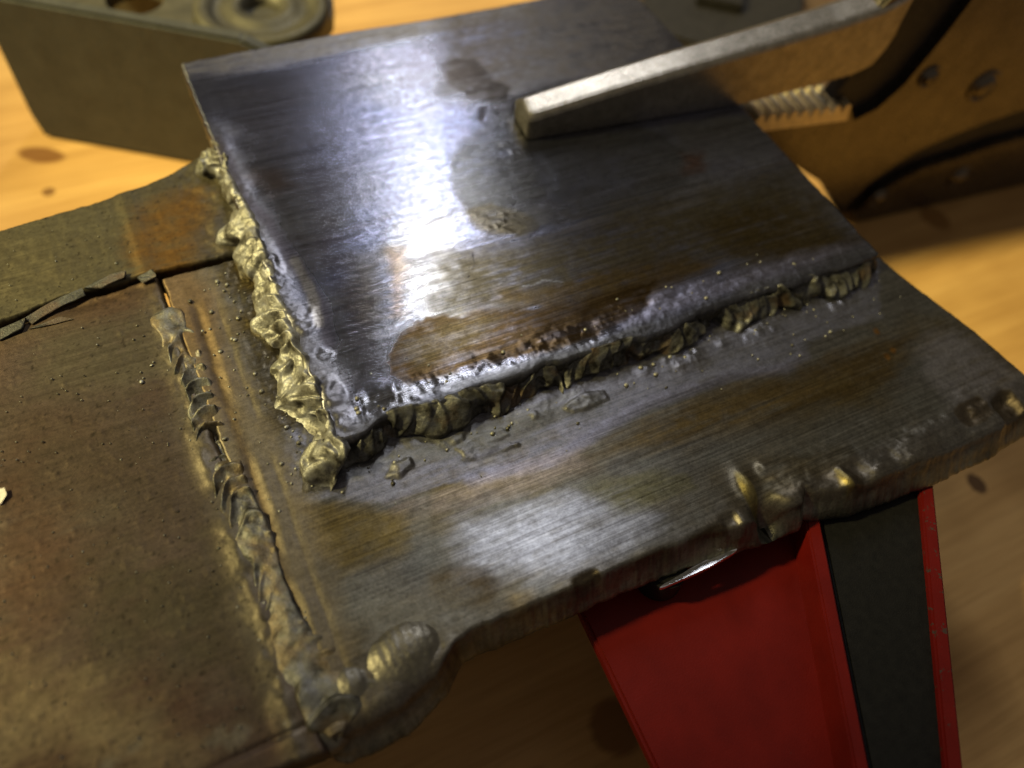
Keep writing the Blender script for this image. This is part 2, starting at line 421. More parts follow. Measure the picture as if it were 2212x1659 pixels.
# --- top plate -------------------------------------------------------------
def top_relief(X, Y):
    h = .006*fbm(X*.35, Y*.5, seed=21, o=2) + .0004*fbm(X*.8, Y*6, seed=22, o=3)
    # rolled-up rims along both welds
    h += .008*np.exp(-((Y-.16-rim(X))/.16)**2)*(1 + .8*fbm(X*2.2, Y*2, seed=23)) + .020*np.exp(-((Y-.45)/.2)**2)*fbm(X*3, Y*4, seed=24)
    wl = sstep(7.2, 5.8, Y)
    h += wl*(.014*np.exp(-((X-.12)/.16)**2)*(1 + .8*fbm(X*2, Y*2.5, seed=25)))
    # crust and spatter next to the welds
    crust = np.exp(-(np.maximum(0, Y-.05)/.34)**2) + wl*np.exp(-(np.maximum(0, X-.05)/.22)**2)
    h += crust*(.012*np.maximum(0, fbm(X*5, Y*7, seed=26)) + .003*fbm(X*20, Y*20, seed=27, o=2))
    # the round spot where something was tacked on
    for (px, py, r, a) in ((1075, 385, .95, .0015),):
        c = at(px, py, 0); d = np.hypot(X-c[0], Y-c[1]) + .08*fbm(X*3, Y*3, seed=28)
        h -= a*(1-sstep(r-.1, r+.1, d))
    for (px, py, r) in ((1075, 480, .32), (1490, 345, .26), (1430, 430, .2), (1100, 320, .2)):
        c = at(px, py, 0); d = np.hypot(X-c[0], Y-c[1]); h += .007*np.exp(-(d/r)**2)*np.maximum(0, fbm(X*14, Y*14, seed=29, o=2))
    for (px, py, r, a) in ((715, 850, .21, .05), (662, 690, .22, .05), (585, 575, .18, .05), (700, 765, .11, .03), (545, 520, .12, .03), (745, 905, .14, .03)):
        c = at(px, py, 0); d = np.hypot((X-c[0])*1.2, Y-c[1]) + .13*fbm(X*4, Y*4, seed=33); h += a*.5*np.exp(-(d/r)**4)*(.7 + .8*fbm(X*6, Y*6, seed=34, o=2))
    # shallow dents like hammer ripples
    for (px, py) in ((1070, 322), (1075, 378), (1105, 405), (1062, 350)):
        c = at(px, py, 0); dx, dy = X-c[0], Y-c[1]; h += .004*np.exp(-((dx/.20)**2 + ((dy - .4*dx*dx)/.035)**2))
    return h
def top_paint(X, Y):
    p = Paint(X, Y, 0, GREY, .22, 1.0)
    n1 = fbm(X*.55, Y*.9, seed=31); n2 = fbm(X*1.6, Y*2.6, seed=32)
    p.put(sat(.5 + n1*1.4), BLUE); p.put(sat(n2*1.2 - .1)*.6, (.24, .22, .26))
    p.poly([(380, 120), (1150, -10), (1150, 30), (900, 80), (700, 120), (520, 160), (400, 170)], (.34, .31, .27), .12, k=.8, rough=.5, brush=.4)
    p.poly([(470, 190), (800, 130), (830, 300), (760, 420), (600, 440), (510, 350)], (.31, .31, .39), .5, .5, k=.7)
    p.poly([(960, -40), (1420, -40), (1460, 120), (1200, 190), (960, 200)], (.17, .145, .12), .35, .3, k=.85, rough=.5, brush=.3)
    p.poly([(740, 115), (960, 95), (965, 150), (840, 165), (735, 150)], (.34, .33, .40), .08, .08, k=.6)  # pale patch painting the top of the lamp streak
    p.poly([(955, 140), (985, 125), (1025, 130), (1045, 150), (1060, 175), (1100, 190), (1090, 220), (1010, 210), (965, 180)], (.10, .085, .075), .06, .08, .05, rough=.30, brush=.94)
    # cool pale tint painted under the lamp streak to brighten it
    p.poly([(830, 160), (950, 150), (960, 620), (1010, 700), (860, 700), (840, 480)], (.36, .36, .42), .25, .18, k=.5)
    p.poly([(850, 480), (960, 470), (1000, 700), (860, 700)], (.52, .51, .50), .3, .2, k=.8)  # paler tint painted where the lamp streak peaks
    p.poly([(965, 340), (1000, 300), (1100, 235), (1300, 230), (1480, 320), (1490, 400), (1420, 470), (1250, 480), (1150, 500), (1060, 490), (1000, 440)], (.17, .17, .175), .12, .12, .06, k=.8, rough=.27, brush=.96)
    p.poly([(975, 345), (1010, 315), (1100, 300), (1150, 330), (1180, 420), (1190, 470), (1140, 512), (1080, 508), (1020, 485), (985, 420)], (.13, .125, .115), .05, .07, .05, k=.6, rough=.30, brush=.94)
    p.line([(975, 345), (1010, 310), (1060, 280), (1100, 270)], .018, (.06, .05, .05), k=.4)
    p.poly([(1000, 455), (1060, 440), (1150, 470), (1170, 495), (1120, 512), (1040, 500)], (.14, .12, .085), .06, .08, .06, k=.85)
    p.poly([(1035, 235), (1048, 228), (1050, 245), (1040, 265), (1030, 260)], (.05, .04, .04), .02, .02, .01)
    p.poly([(1470, 330), (1520, 330), (1530, 375), (1480, 380)], (.20, .10, .055), .12, .12, .06, k=.7)
    # brown temper colours, lower right
    p.poly([(960, 560), (1250, 470), (1500, 400), (1700, 360), (1870, 520), (1800, 560), (1500, 600), (1350, 640), (1100, 670), (960, 660)], (.20, .165, .095), .45, .35, k=.9, rough=.45)
    p.poly([(1500, 470), (1700, 420), (1850, 520), (1760, 560), (1560, 575)], (.165, .12, .05), .3, .3, k=.8)
    p.poly([(1100, 640), (1400, 560), (1600, 560), (1400, 650), (1200, 680)], (.24, .165, .07), .15, .2, k=.8)
    p.poly([(1320, 660), (1500, 600), (1750, 545), (1880, 525), (1895, 550), (1800, 590), (1650, 620), (1500, 670), (1350, 720)], VIOLET, .12, .12, k=.85, rough=.42, brush=.35)
    p.poly([(835, 765), (865, 715), (920, 682), (1000, 685), (1100, 668), (1250, 655), (1420, 600), (1400, 660), (1330, 700), (1290, 735), (1180, 765), (1050, 790), (960, 812), (885, 830), (845, 805)], AMBER, .06, .09, .07, k=.95, rough=.36, brush=1.)
    p.poly([(850, 740), (960, 700), (1080, 690), (1000, 760), (900, 790)], (.13, .11, .055), .15, .15, k=.5)
    p.poly([(740, 560), (835, 540), (840, 680), (800, 740), (745, 700)], (.16, .14, .10), .2, .2, k=.7)
    p.poly([(840, 540), (875, 540), (870, 690), (845, 690)], (.30, .19, .08), .14, .1, k=.6)
    # bare streaks along the crust
    p.poly([(760, 860), (1000, 805), (1180, 770), (1290, 740), (1420, 690), (1400, 720), (1200, 800), (1000, 840), (800, 890)], (.40, .40, .42), .05, .06, .05, k=.7, rough=.30, brush=.97)
    # heat-marked rims by the welds
    m = (1-sstep(.14, .36, Y + .12*p.wx)); p.put(m*.85, (.15, .145, .14), .42, .45)
    wl = sstep(7.4, 6.2, Y)
    m = (1-sstep(.10, .75, X + .25*p.wx + .1*p.wf))*wl; p.put(m*.8, (.27, .26, .275), .42, .35)
    p.line([(470, 300), (520, 420), (580, 480), (620, 540), (660, 600), (700, 680), (715, 740)], .10, (.14, .125, .15), .6, k=.75, rough=.5)
    p.line([(640, 560), (670, 620), (690, 700)], .07, (.40, .37, .33), .6, k=.7)
    p.poly([(535, 360), (600, 360), (640, 400), (590, 430), (545, 400)], (.20, .14, .09), .15, .12, k=.6)
    # crack-like scratches
    p.line([(905, 490), (960, 470), (1005, 440)], .012, (.08, .07, .06), k=.8); p.line([(1010, 600), (1022, 570), (1018, 545)], .012, (.06, .05, .05), k=.8)
    p.line([(1130, 620), (1180, 605), (1220, 608)], .012, (.6, .6, .6), k=.7)
    return p
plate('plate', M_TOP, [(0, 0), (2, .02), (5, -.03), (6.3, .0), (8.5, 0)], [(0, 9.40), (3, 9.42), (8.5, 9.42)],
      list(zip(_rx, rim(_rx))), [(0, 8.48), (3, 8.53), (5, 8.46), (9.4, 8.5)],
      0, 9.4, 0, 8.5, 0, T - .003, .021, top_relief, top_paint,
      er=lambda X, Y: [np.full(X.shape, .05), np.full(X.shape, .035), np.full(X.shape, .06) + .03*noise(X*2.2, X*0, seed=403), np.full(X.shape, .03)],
      label='bluish brushed top plate with a bright lamp streak, partly painted in', seed=41)

# --- base plate ------------------------------------------------------------
NOTCH = at(1668, 1105, ZB)
def base_relief(X, Y):
    h = .014*fbm(X*.5, Y*.5, seed=51, o=2) + .0005*fbm(X*.8, Y*6, seed=52, o=3)
    # torch-cut front: molten lip, scallops and drips
    d = Y + 2.9
    lip = np.exp(-(d/.35)**2)
    ex = sstep(4.6, 6.0, X) + .5*sstep(1.0, .2, X)
    h += lip*((.012 + .045*ex)*fbm(X*1.8, Y*2.5, seed=53) + .05*ex*np.maximum(0, fbm(X*1.3, Y*1.6, seed=54)) + .010*ex*fbm(X*8, Y*8, seed=55))
    # ridges lying back from the front right rim
    rd = line_d(X, Y, [at(1650, 1010, ZB), at(1750, 1000, ZB), at(1850, 985, ZB), at(1990, 940, ZB), at(2050, 905, ZB)])
    h += .045*np.exp(-(rd/.10)**2)
    # notch burnt into the front, its left flank raised
    nx, ny = X-NOTCH[0], Y-NOTCH[1]
    h -= .55*np.exp(-((nx*.8+ny*.25)/.16)**2 - ((ny+.12)/.30)**2)
    fl = at(1620, 1060, ZB); h += .08*np.exp(-(((X-fl[0])-.1*(Y-fl[1]))/.13)**2 - ((Y-fl[1])/.30)**2)
    f2 = at(1830, 1040, ZB); h += .11*np.exp(-((X-f2[0])/.12)**2 - ((Y-f2[1])/.22)**2)
    f3 = at(1760, 1100, ZB); h += .08*np.exp(-((X-f3[0])/.28)**2 - ((Y-f3[1])/.18)**2)
    for (px, py, rx, ry, a) in ((1980, 985, .28, .22, .06), (1900, 1010, .22, .16, .05), (2080, 960, .3, .2, -.05), (2110, 885, .3, .16, -.05), (2180, 880, .22, .25, -.13),
                                (1540, 1165, .30, .14, -.09), (1400, 1220, .45, .12, -.07), (1270, 1255, .16, .10, -.06), (1585, 1130, .12, .15, -.06)):
        c = at(px, py, ZB); h += a*np.exp(-((X-c[0])/rx)**4 - ((Y-c[1])/ry)**4)*(1 + .3*fbm(X*6, Y*6, seed=56))
    # weld crust along the top plate
    crust = np.exp(-(np.maximum(0, -Y)/.38)**2)*sstep(-.4, .2, X)
    h += crust*(.018*np.maximum(0, fbm(X*3, Y*5, seed=57)) + .005*fbm(X*14, Y*14, seed=58, o=2))
    for (px, py, r, a) in ((1478, 772, .32, .07), (1650, 722, .28, .06), (1148, 895, .30, .06), (1250, 868, .26, .04), (1560, 742, .12, .05), (1808, 660, .14, .08), (1390, 800, .10, .04)):
        c = at(px, py, ZB); d = np.hypot(X-c[0], (Y-c[1])*1.35) + .09*fbm(X*4.5, Y*4.5, seed=68)
        h += .5*a*(np.exp(-(d/r)**4)*(.55 + 1.1*np.maximum(0, fbm(X*7, Y*7, seed=69, o=3))))
    for k, pts in enumerate(([(985, 968), (1030, 938), (1085, 925), (1100, 938), (1060, 958), (1005, 985)], [(1000, 992), (1050, 964), (1088, 955), (1120, 960), (1030, 992)], [(925, 955), (980, 925), (1010, 920), (1000, 950), (960, 968)], [(835, 1030), (850, 1005), (885, 990), (892, 1005), (865, 1030)], [(1215, 882), (1260, 850), (1305, 845), (1312, 862), (1270, 882), (1240, 890)])):
        sd = poly_sd(X, Y, [at(q[0], q[1], ZB) for q in pts]) + .02*fbm(X*9, Y*9, seed=70)
        h += (.028 + .006*k)*(1-sstep(-.02, .03, sd))*sat(.6 + fbm(X*2.5, Y*2.5, seed=72))
    cl = np.exp(-((X+.3)/.3)**2)*sstep(-.5, .0, Y); h += cl*.02*fbm(X*9, Y*9, seed=59)
    # grooves along the butt seam
    for xs, w, a in ((-1.10, .07, -.030), (-.96, .05, .006), (-.80, .04, -.007), (-.70, .04, .002)):
        xx = X - (xs + .05*fbm(Y*.8, Y*0+xs, seed=60) + .012*fbm(Y*9, X*5, seed=63)); h += a*np.exp(-(xx/w)**2)*sstep(4.0, 2.5, Y)*sat(.7 + 1.2*fbm(Y*1.7, X*2, seed=64))
    return h
def base_paint(X, Y):
    p = Paint(X, Y, ZB, (.26, .245, .215), .44, .8)
    n1 = fbm(X*.7, Y*1.1, seed=61); n2 = fbm(X*1.8, Y*3, seed=62)
    p.put(sat(.35 + n1*1.5), (.24, .19, .105)); p.put(sat(n2*1.3)*.7, (.29, .285, .25))
    front = [(640, 1085), (720, 1080), (833, 1093), (1018, 1035), (1187, 999), (1248, 963), (1302, 926), (1392, 872), (1488, 844), (1578, 811), (1696, 797), (1740, 764), (1754, 740), (1811, 718), (1910, 690)]
    # violet-grey halo between the weld and the temper line
    p.poly(front + [(1900, 560), (725, 960), (600, 900)], (.33, .325, .37), .05, .10, .05, k=.9, rough=.42, brush=.45)
    p.poly([(720, 990), (1000, 920), (1300, 840), (1300, 880), (1100, 960), (760, 1040)], (.24, .235, .215), .15, .15, k=.8, rough=.5, brush=.2)
    p.line(front[3:12], .09, (.42, .41, .50), .7, k=.6, rough=.34)
    # warm browns beyond it
    p.poly([(640, 1090), (720, 1085), (830, 1098), (900, 1080), (860, 1180), (740, 1240), (690, 1200)], (.34, .25, .10), .14, .15, k=.85, rough=.46)
    p.poly([(1260, 990), (1400, 900), (1580, 830), (1700, 810), (1850, 730), (2000, 700), (1950, 830), (1700, 920), (1500, 960)], (.215, .15, .065), .2, .2, k=.9, rough=.46)
    p.poly([(1980, 700), (2060, 690), (2212, 820), (2212, 880), (2050, 870), (1980, 800)], (.36, .335, .335), .25, .2, k=.9, rough=.46, brush=.3)
    p.poly([(1500, 950), (1800, 880), (2000, 860), (1950, 960), (1650, 1000), (1500, 1010)], (.30, .285, .24), .3, .3, k=.7)
    p.poly([(1000, 1130), (1250, 1060), (1420, 1120), (1350, 1200), (1150, 1260), (1000, 1230)], (.62, .62, .66), .25, .2, k=1., rough=.40, brush=1.0)  # pale tint painted for the lamp highlight on this plate
    p.poly([(820, 1080), (1000, 1040), (1250, 970), (1280, 1010), (1060, 1090), (850, 1120)], (.38, .31, .26), .12, .15, k=.6, rough=.36, brush=.95)
    p.poly([(1240, 1050), (1480, 1010), (1520, 1060), (1350, 1100)], (.26, .235, .12), .12, .15, k=.7)
    p.poly([(925, 1240), (1000, 1225), (1080, 1250), (1060, 1310), (980, 1320), (930, 1290)], (.15, .11, .065), .12, .12, k=.85, rough=.5, brush=.25)
    p.poly([(1100, 1280), (1150, 1270), (1160, 1330), (1110, 1330)], (.38, .27, .12), .1, .1, k=.6)
    p.poly([(760, 1250), (950, 1280), (1080, 1330), (960, 1390), (800, 1400), (720, 1330)], (.36, .35, .32), .25, .2, k=.6, rough=.48, brush=.15)
    # scorched lower front rim, dark flame-cut facets
    m = 1-sstep(.02, .30, (Y+2.95) + .12*p.wx + .05*p.wf); p.put(m*.6, (.20, .18, .165), .42, .1)
    for (px, py, rx, ry) in ((1540, 1165, .34, .17), (1400, 1222, .5, .14), (1270, 1255, .2, .12), (2105, 888, .34, .2), (2185, 880, .26, .3), (1850, 1050, .14, .16), (1740, 1110, .30, .14)):
        c = at(px, py, ZB); d = ((X-c[0])/rx)**4 + ((Y-c[1])/ry)**4 + .5*p.wf
        p.put((1-sstep(.6, 1.2, d))*.85, (.12, .092, .062), .42, .0)
    c = at(1620, 1065, ZB); d = (((X-c[0]))/.10)**2 + ((Y-c[1])/.36)**2; p.put((1-sstep(.5, 1.3, d))*.9, (.34, .28, .13), .42, 0)  # gold tint puts warm lamp light on the raised flank
    c = at(1822, 1040, ZB); d = (((X-c[0]))/.06)**2 + ((Y-c[1])/.22)**2; p.put((1-sstep(.5, 1.3, d))*.9, (.32, .26, .12), .42, 0)  # the same painted lamp gold on the next lump
    # rusty strip by the butt seam
    m = 1-sstep(-.75, -.35, X + .25*p.wx); p.put(m*.8, (.22, .185, .145), .55, .1)
    m = (1-sstep(-1.05, -.6, X + .3*p.wx))*sstep(1.0, 3.0, Y + p.wx); p.put(m*.6, (.25, .16, .09), .6, 0)
    m = np.exp(-((X + 1.10 - .05*fbm(Y*.8, Y*0-1.10, seed=60))/.09)**2)*sstep(4.0, 3.0, Y); p.put(m*.8, (.11, .08, .055), .55, 0)  # darker brown along the groove
    for (px, py) in ((1895, 718), (1930, 757), (1918, 772)):
        c = at(px, py, ZB); d = np.hypot(X-c[0], Y-c[1])/.07 + .8*p.wf; p.put((1-sstep(.5, 1.1, d))*.9, (.42, .22, .08))
    return p
def base_er(X, Y):
    lf = .025 + .20*sstep(.45, -.2, X) + .02*sat(noise(X*1.7, X*0, seed=66)) + .16*np.exp(-((X-5.6)/.35)**2) + .08*sstep(6.0, 7.5, X)*(1+.6*noise(X*2.2, X*0+3, seed=67))
    return [np.full(X.shape, .03), np.full(X.shape, .05), lf, np.full(X.shape, .03)]
plate('plate', M_BASE, [(-3, -1.18), (-1, -1.22), (1, -1.34), (4, -1.42)], [(-3, 10.42), (-1.4, 10.16), (0, 9.80), (4, 9.5)],
      [(-1.4, -3.30), (-.6, -3.28), (-.05, -3.12), (.25, -2.86), (.5, -2.80), (1.5, -2.84), (2.6, -2.84), (3.8, -2.93), (4.6, -3.05), (5.35, -3.10), (5.50, -2.98), (5.62, -3.06), (6.2, -3.22), (7.7, -3.33), (9.0, -3.36), (10.4, -3.22)],
      [(-1.4, 3.92), (2, 3.9), (10, 3.9)],
      -1.35, 10.2, -2.95, 3.9, ZB, TB, .023, base_relief, base_paint, er=base_er, edge_rough=.007, edge_col=(.26, .245, .19),
      label='lower plate with a ragged torch-cut front edge', seed=71, slant=.23)

# --- left plates -----------------------------------------------------------
def left_relief(X, Y):
    h = .02*fbm(X*.4, Y*.4, seed=81, o=2) + .0015*fbm(X*3, Y*3, seed=82)
    h += .0025*np.maximum(0, fbm(X*13, Y*13, seed=83, o=2) - .35)*3
    h += .05*np.exp(-((X+1.55)/.14)**2)*np.maximum(0, fbm(X*3, Y*2.2, seed=84) + .25)
    h -= .03*np.exp(-((Y+3.0)/.025)**2)*sstep(-3.2, -1.8, X)
    h -= .05*np.exp(-((Y-3.85)/.12)**2)*sat(.5+fbm(X*2, Y*3, seed=85))
    return h
def left_paint(X, Y):
    p = Paint(X, Y, ZB, (.265, .20, .17), .46, .45)
    n1 = fbm(X*.6, Y*.8, seed=91); n2 = fbm(X*1.4, Y*2.2, seed=92)
    p.put(sat(.3 + n1*1.5)*.8, (.23, .135, .10)); p.put(sat(n2*1.3)*.7, (.32, .265, .215))
    p.poly([(80, 720), (330, 660), (380, 800), (250, 850), (60, 850)], (.29, .255, .185), .3, .2, k=.7, brush=.9, rough=.48)
    p.poly([(0, 880), (360, 850), (440, 1000), (480, 1150), (300, 1180), (0, 1100)], (.165, .125, .09), .6, .4, k=.7)
    p.poly([(0, 1050), (150, 1100), (200, 1250), (0, 1300)], (.24, .13, .085), .5, .4, k=.6)
    p.poly([(180, 1200), (480, 1200), (560, 1350), (400, 1480), (200, 1420)], (.175, .155, .10), .5, .5, k=.65)
    p.poly([(0, 1440), (180, 1470), (330, 1540), (420, 1659), (0, 1659)], (.60, .48, .32), .5, .4, k=.9, rough=.5)  # tan corner: warm glow of lamp and wood put into the tint
    p.poly([(400, 1250), (500, 1250), (620, 1500), (560, 1560), (440, 1400)], (.15, .12, .08), .3, .25, k=.6)
    m = np.exp(-((X+1.55 + .1*p.wx)/.22)**2); p.put(m*.6, (.36, .32, .24), .45, 0)
    m = sstep(3.2, 3.9, Y + .3*p.wx); p.put(m*.7, (.24, .155, .085), .6, .1)
    m = sstep(-3.4, -4.4, X)*sstep(2.2, 3.6, Y); p.put(m*.7, (.32, .12, .04), .6, 0)
    for (px, py) in ((300, 1610), (470, 1585), (500, 1600), (520, 1575), (620, 1560), (450, 1600), (235, 1655)):
        c = at(px, py, ZB); d = np.hypot(X-c[0], Y-c[1])/.09 + .9*p.wf + .5*p.wx; p.put((1-sstep(.4, 1.3, d))*.6, (.48, .43, .36))
    # loose dark grains
    g = noise(X*21, Y*21, seed=93); p.put(sstep(.80, .88, g)*.7, (.06, .045, .03))
    return p
plate('plate', M_LEFT, [(-4, -8), (4, -8)], [(-4, -1.27), (-1, -1.26), (1, -1.39), (4, -1.47)],
      [(-8, -3.35), (-3.2, -3.30), (-2.2, -3.26), (-1.4, -3.36)], [(-8, 3.5), (-4.4, 3.60), (-3.5, 3.74), (-2.7, 3.90), (-1.4, 3.98)],
      -8, -1.4, -3.3, 3.9, ZB, TB, .026, left_relief, left_paint, edge_col=(.20, .16, .11), label='brown oxidised left plate', seed=95,
      er=lambda X, Y: [np.full(X.shape, .03), np.full(X.shape, .07), np.full(X.shape, .04), np.full(X.shape, .05)])
def strip_paint(X, Y):
    p = Paint(X, Y, ZB, (.27, .235, .155), .52, .3)
    n2 = fbm(X*1.4, Y*2.2, seed=96); p.put(sat(n2*1.3)*.7, (.20, .165, .11))
    p.poly([(290, 460), (440, 400), (470, 520), (430, 600), (320, 600), (280, 540)], (.36, .18, .05), .3, .25, k=.8, rough=.6)
    p.poly([(400, 500), (520, 440), (560, 600), (480, 640), (420, 590)], (.215, .19, .155), .2, .2, k=.8)
    p.poly([(-20, 540), (110, 520), (150, 580), (60, 640), (-20, 640)], (.34, .29, .19), .3, .2, k=.7, brush=1, rough=.46)
    g = noise(X*21, Y*21, seed=97); p.put(sstep(.78, .86, g)*.7, (.06, .045, .03))
    return p
plate('plate', M_LEFT, [(4, -8), (6, -8)], [(4, .5), (6, .5)],
      [(-8, 3.72), (-4.4, 3.80), (-3.5, 3.90), (-2.7, 4.06), (-1.4, 4.06), (.5, 4.0)], [(-8, 5.4), (-3.5, 5.72), (-2.1, 5.85), (-1.2, 6.0), (-.75, 6.15), (-.3, 6.40), (.5, 6.5)],
      -8, .5, 3.9, 6.0, ZB, TB, .026, lambda X, Y: left_relief(X, Y*0 + 1.0)*.8 + .01*fbm(X*3, Y*3, seed=98) + .03*sstep(-1.2, -.4, X)*fbm(X*5, Y*5, seed=99), strip_paint, edge_col=(.17, .13, .085),
      er=lambda X, Y: [np.full(X.shape, .03), np.full(X.shape, .03), .05 + .05*sat(noise(X*3, X*0, seed=100)), np.full(X.shape, .04)],
      label='narrow upper strip with rusty orange stain', seed=101)

# --- weld beads ------------------------------------------------------------
_bm = bmesh.new(); bmesh.ops.create_icosphere(_bm, subdivisions=3, radius=1)
SPH_V = np.array([v.co for v in _bm.verts]); SPH_F = np.array([[v.index for v in f.verts] for f in _bm.faces]); _bm.free()
def blobs_mesh(name, blobs, voxel, amp=.02, freq=7, pits=(), seed=0, amp2=.008, ripple=None, smooth=7, rid=0.):
    Vs, Fs, b = [], [], 0
    for (c, r, e) in blobs:
        R = np.array(Euler(e).to_matrix()); V = (SPH_V*np.array(r)) @ R.T + np.array(c)
        Vs.append(V); Fs.append(SPH_F + b); b += len(V)
    me = mesh_np(name + '_raw', np.concatenate(Vs), [np.concatenate(Fs)])
    o = bpy.data.objects.new(name + '_raw', me); COL.objects.link(o)
    md = o.modifiers.new('r', 'REMESH'); md.mode = 'VOXEL'; md.voxel_size = voxel; md.use_smooth_shade = True
    sm = o.modifiers.new('s', 'SMOOTH'); sm.factor = .5; sm.iterations = smooth
    dg = bpy.context.evaluated_depsgraph_get(); dg.update()
    out = bpy.data.meshes.new_from_object(o.evaluated_get(dg))
    bpy.data.objects.remove(o); bpy.data.meshes.remove(me)
    n = len(out.vertices); co = np.empty(n*3, np.float32); out.vertices.foreach_get('co', co); co = co.reshape(-1, 3).astype(float)
    no = np.empty(n*3, np.float32); out.vertices.foreach_get('normal', no); no = no.reshape(-1, 3)
    x, y, z = co.T
    d = amp*fbm(x*freq, y*freq, z*freq, seed=seed, o=3) + amp2*noise(x*freq*5, y*freq*5, z*freq*5, seed=seed+40)
    if rid:
        wv = fbm(x*2.1, y*2.1, z*2.1, seed=seed+77, o=2); d = d + rid*(.55 - np.abs(fbm(x*3.4 + wv, y*3.4 + wv, z*4, seed=seed+70, o=3))*2.2)
    if ripple is not None: d = d + ripple(x, y, z)
    co = co + no*d[:, None]
    for (p, r, a) in pits:
        q = co - np.array(p); k = np.exp(-(np.linalg.norm(q, axis=1)/r)**2); co = co + (k*a)[:, None]*np.array([.25, .25, -1.])
    out.vertices.foreach_set('co', co.astype(np.float32).ravel()); out.update()
    out.polygons.foreach_set('use_smooth', np.ones(len(out.polygons), bool))
    out.name = name
    return out
def rnd(a, b): return random.uniform(a, b)

def worley(x, y, seed=0):
    """distance to the nearest scattered point, and to the second nearest"""
    ix, iy = np.floor(x), np.floor(y); f1 = np.full(x.shape, 9.); f2 = np.full(x.shape, 9.)
    for dx in (-1, 0, 1):
        for dy in (-1, 0, 1):
            cx_, cy_ = ix + dx, iy + dy; zz = np.zeros_like(cx_)
            px = cx_ + .15 + .7*_hash(cx_, cy_, zz, seed); py = cy_ + .15 + .7*_hash(cx_, cy_, zz, seed + 1)
            d = np.hypot(x-px, y-py); f2 = np.minimum(f2, np.maximum(d, f1)); f1 = np.minimum(f1, d)
    return f1, f2
def molten(s, q, seed, k=1.0):
    """relief of badly run weld metal: overlapping warped lobes, creases, folds and grain"""
    wx = .30*fbm(s*1.9, q*1.9, seed=seed, o=3); wy = .30*fbm(s*1.9, q*1.9, seed=seed+3, o=3)
    a, b = s + wx, q + wy
    f1, f2 = worley(a*2.0, b*1.5, seed+5); g1, g2 = worley(a*5.0 + 9, b*4.2, seed+8)
    h = .15*(np.sqrt(np.maximum(0, 1.05 - f1*f1)) - .66) + .05*(np.sqrt(np.maximum(0, 1.05 - g1*g1)) - .66)*sat(.1 + 1.6*fbm(s*1.5, q*1.5, seed=seed+11, o=2))
    h += .05*fbm(a*2.4, b*2.4, seed=seed+14, o=2) + .010*fbm(a*8, b*8, seed=seed+15, o=2) + .004*fbm(s*22, q*22, seed=seed+17, o=2)
    h -= .11*sstep(.08, .50, fbm(a*2.3 + 5, b*2.0, seed=seed+21, o=2))
    ph = (s + .5*wx + 1.3*(q-.35)**2)*4.0 + 1.1*noise(s*1.1, q*1.2, seed=seed+31); sw = ph - np.floor(ph)
    h += .085*(np.where(sw < .8, (sw/.8)**1.4, (1-sw)/.2) - .45)*sat(.65 + 1.2*fbm(s*1.2, q*2, seed=seed+33, o=2))
    return h*k
def bead_sheet(name, mat, s0, s1, frame, disp, step=.018, nt=64, taper=.25, label=None, pits=()):
    """a bead swept along s: frame(s) gives both toes and the crown point, disp(s, t, width) the relief"""
    ns = int((s1-s0)/step); s = np.linspace(s0, s1, ns); t = np.linspace(0, 1, nt)
    A, Cr, Bt = frame(s)
    tp = sstep(0, taper, s-s0)*sstep(0, taper, s1-s)
    mid = (A+Bt)/2; mid[:, 2] = np.minimum(A[:, 2], Bt[:, 2]) - .06
    A, Cr, Bt = [mid + (q-mid)*tp[:, None] for q in (A, Cr, Bt)]
    Sg, Tg = np.meshgrid(s, t, indexing='ij')
    P = A[:, None]*((1-Tg)**2)[..., None] + Cr[:, None]*(2*Tg*(1-Tg))[..., None] + Bt[:, None]*(Tg**2)[..., None]
    wid = np.linalg.norm(A-Cr, axis=1) + np.linalg.norm(Bt-Cr, axis=1)
    Ps = np.gradient(P, axis=0); Pt = np.gradient(P, axis=1)
    N = np.cross(Ps, Pt); N /= np.linalg.norm(N, axis=2, keepdims=True) + 1e-9
    if N[..., 2].mean() < 0: N = -N
    fade = sstep(0, .16, Tg)*sstep(0, .14, 1-Tg)
    d = disp(Sg, Tg, Tg*wid[:, None])*fade - .03*(1-fade)
    P = P + N*d[..., None]
    V = P.reshape(-1, 3)
    for (p, r, a) in pits:
        qd = V - np.array(p); k = np.exp(-(np.linalg.norm(qd, axis=1)/r)**2); V = V - (k*a)[:, None]*N.reshape(-1, 3)
    idx = np.arange(ns*nt).reshape(ns, nt)
    q = np.stack([idx[:-1, :-1], idx[1:, :-1], idx[1:, 1:], idx[:-1, 1:]], -1).reshape(-1, 4)
    me = mesh_np(name, V, [q]); o = child(name, me, mat, joint)
    if label: o['label'] = label
    return o
st3 = lambda x, y, z: np.stack(np.broadcast_arrays(x, y, z), -1).astype(float)
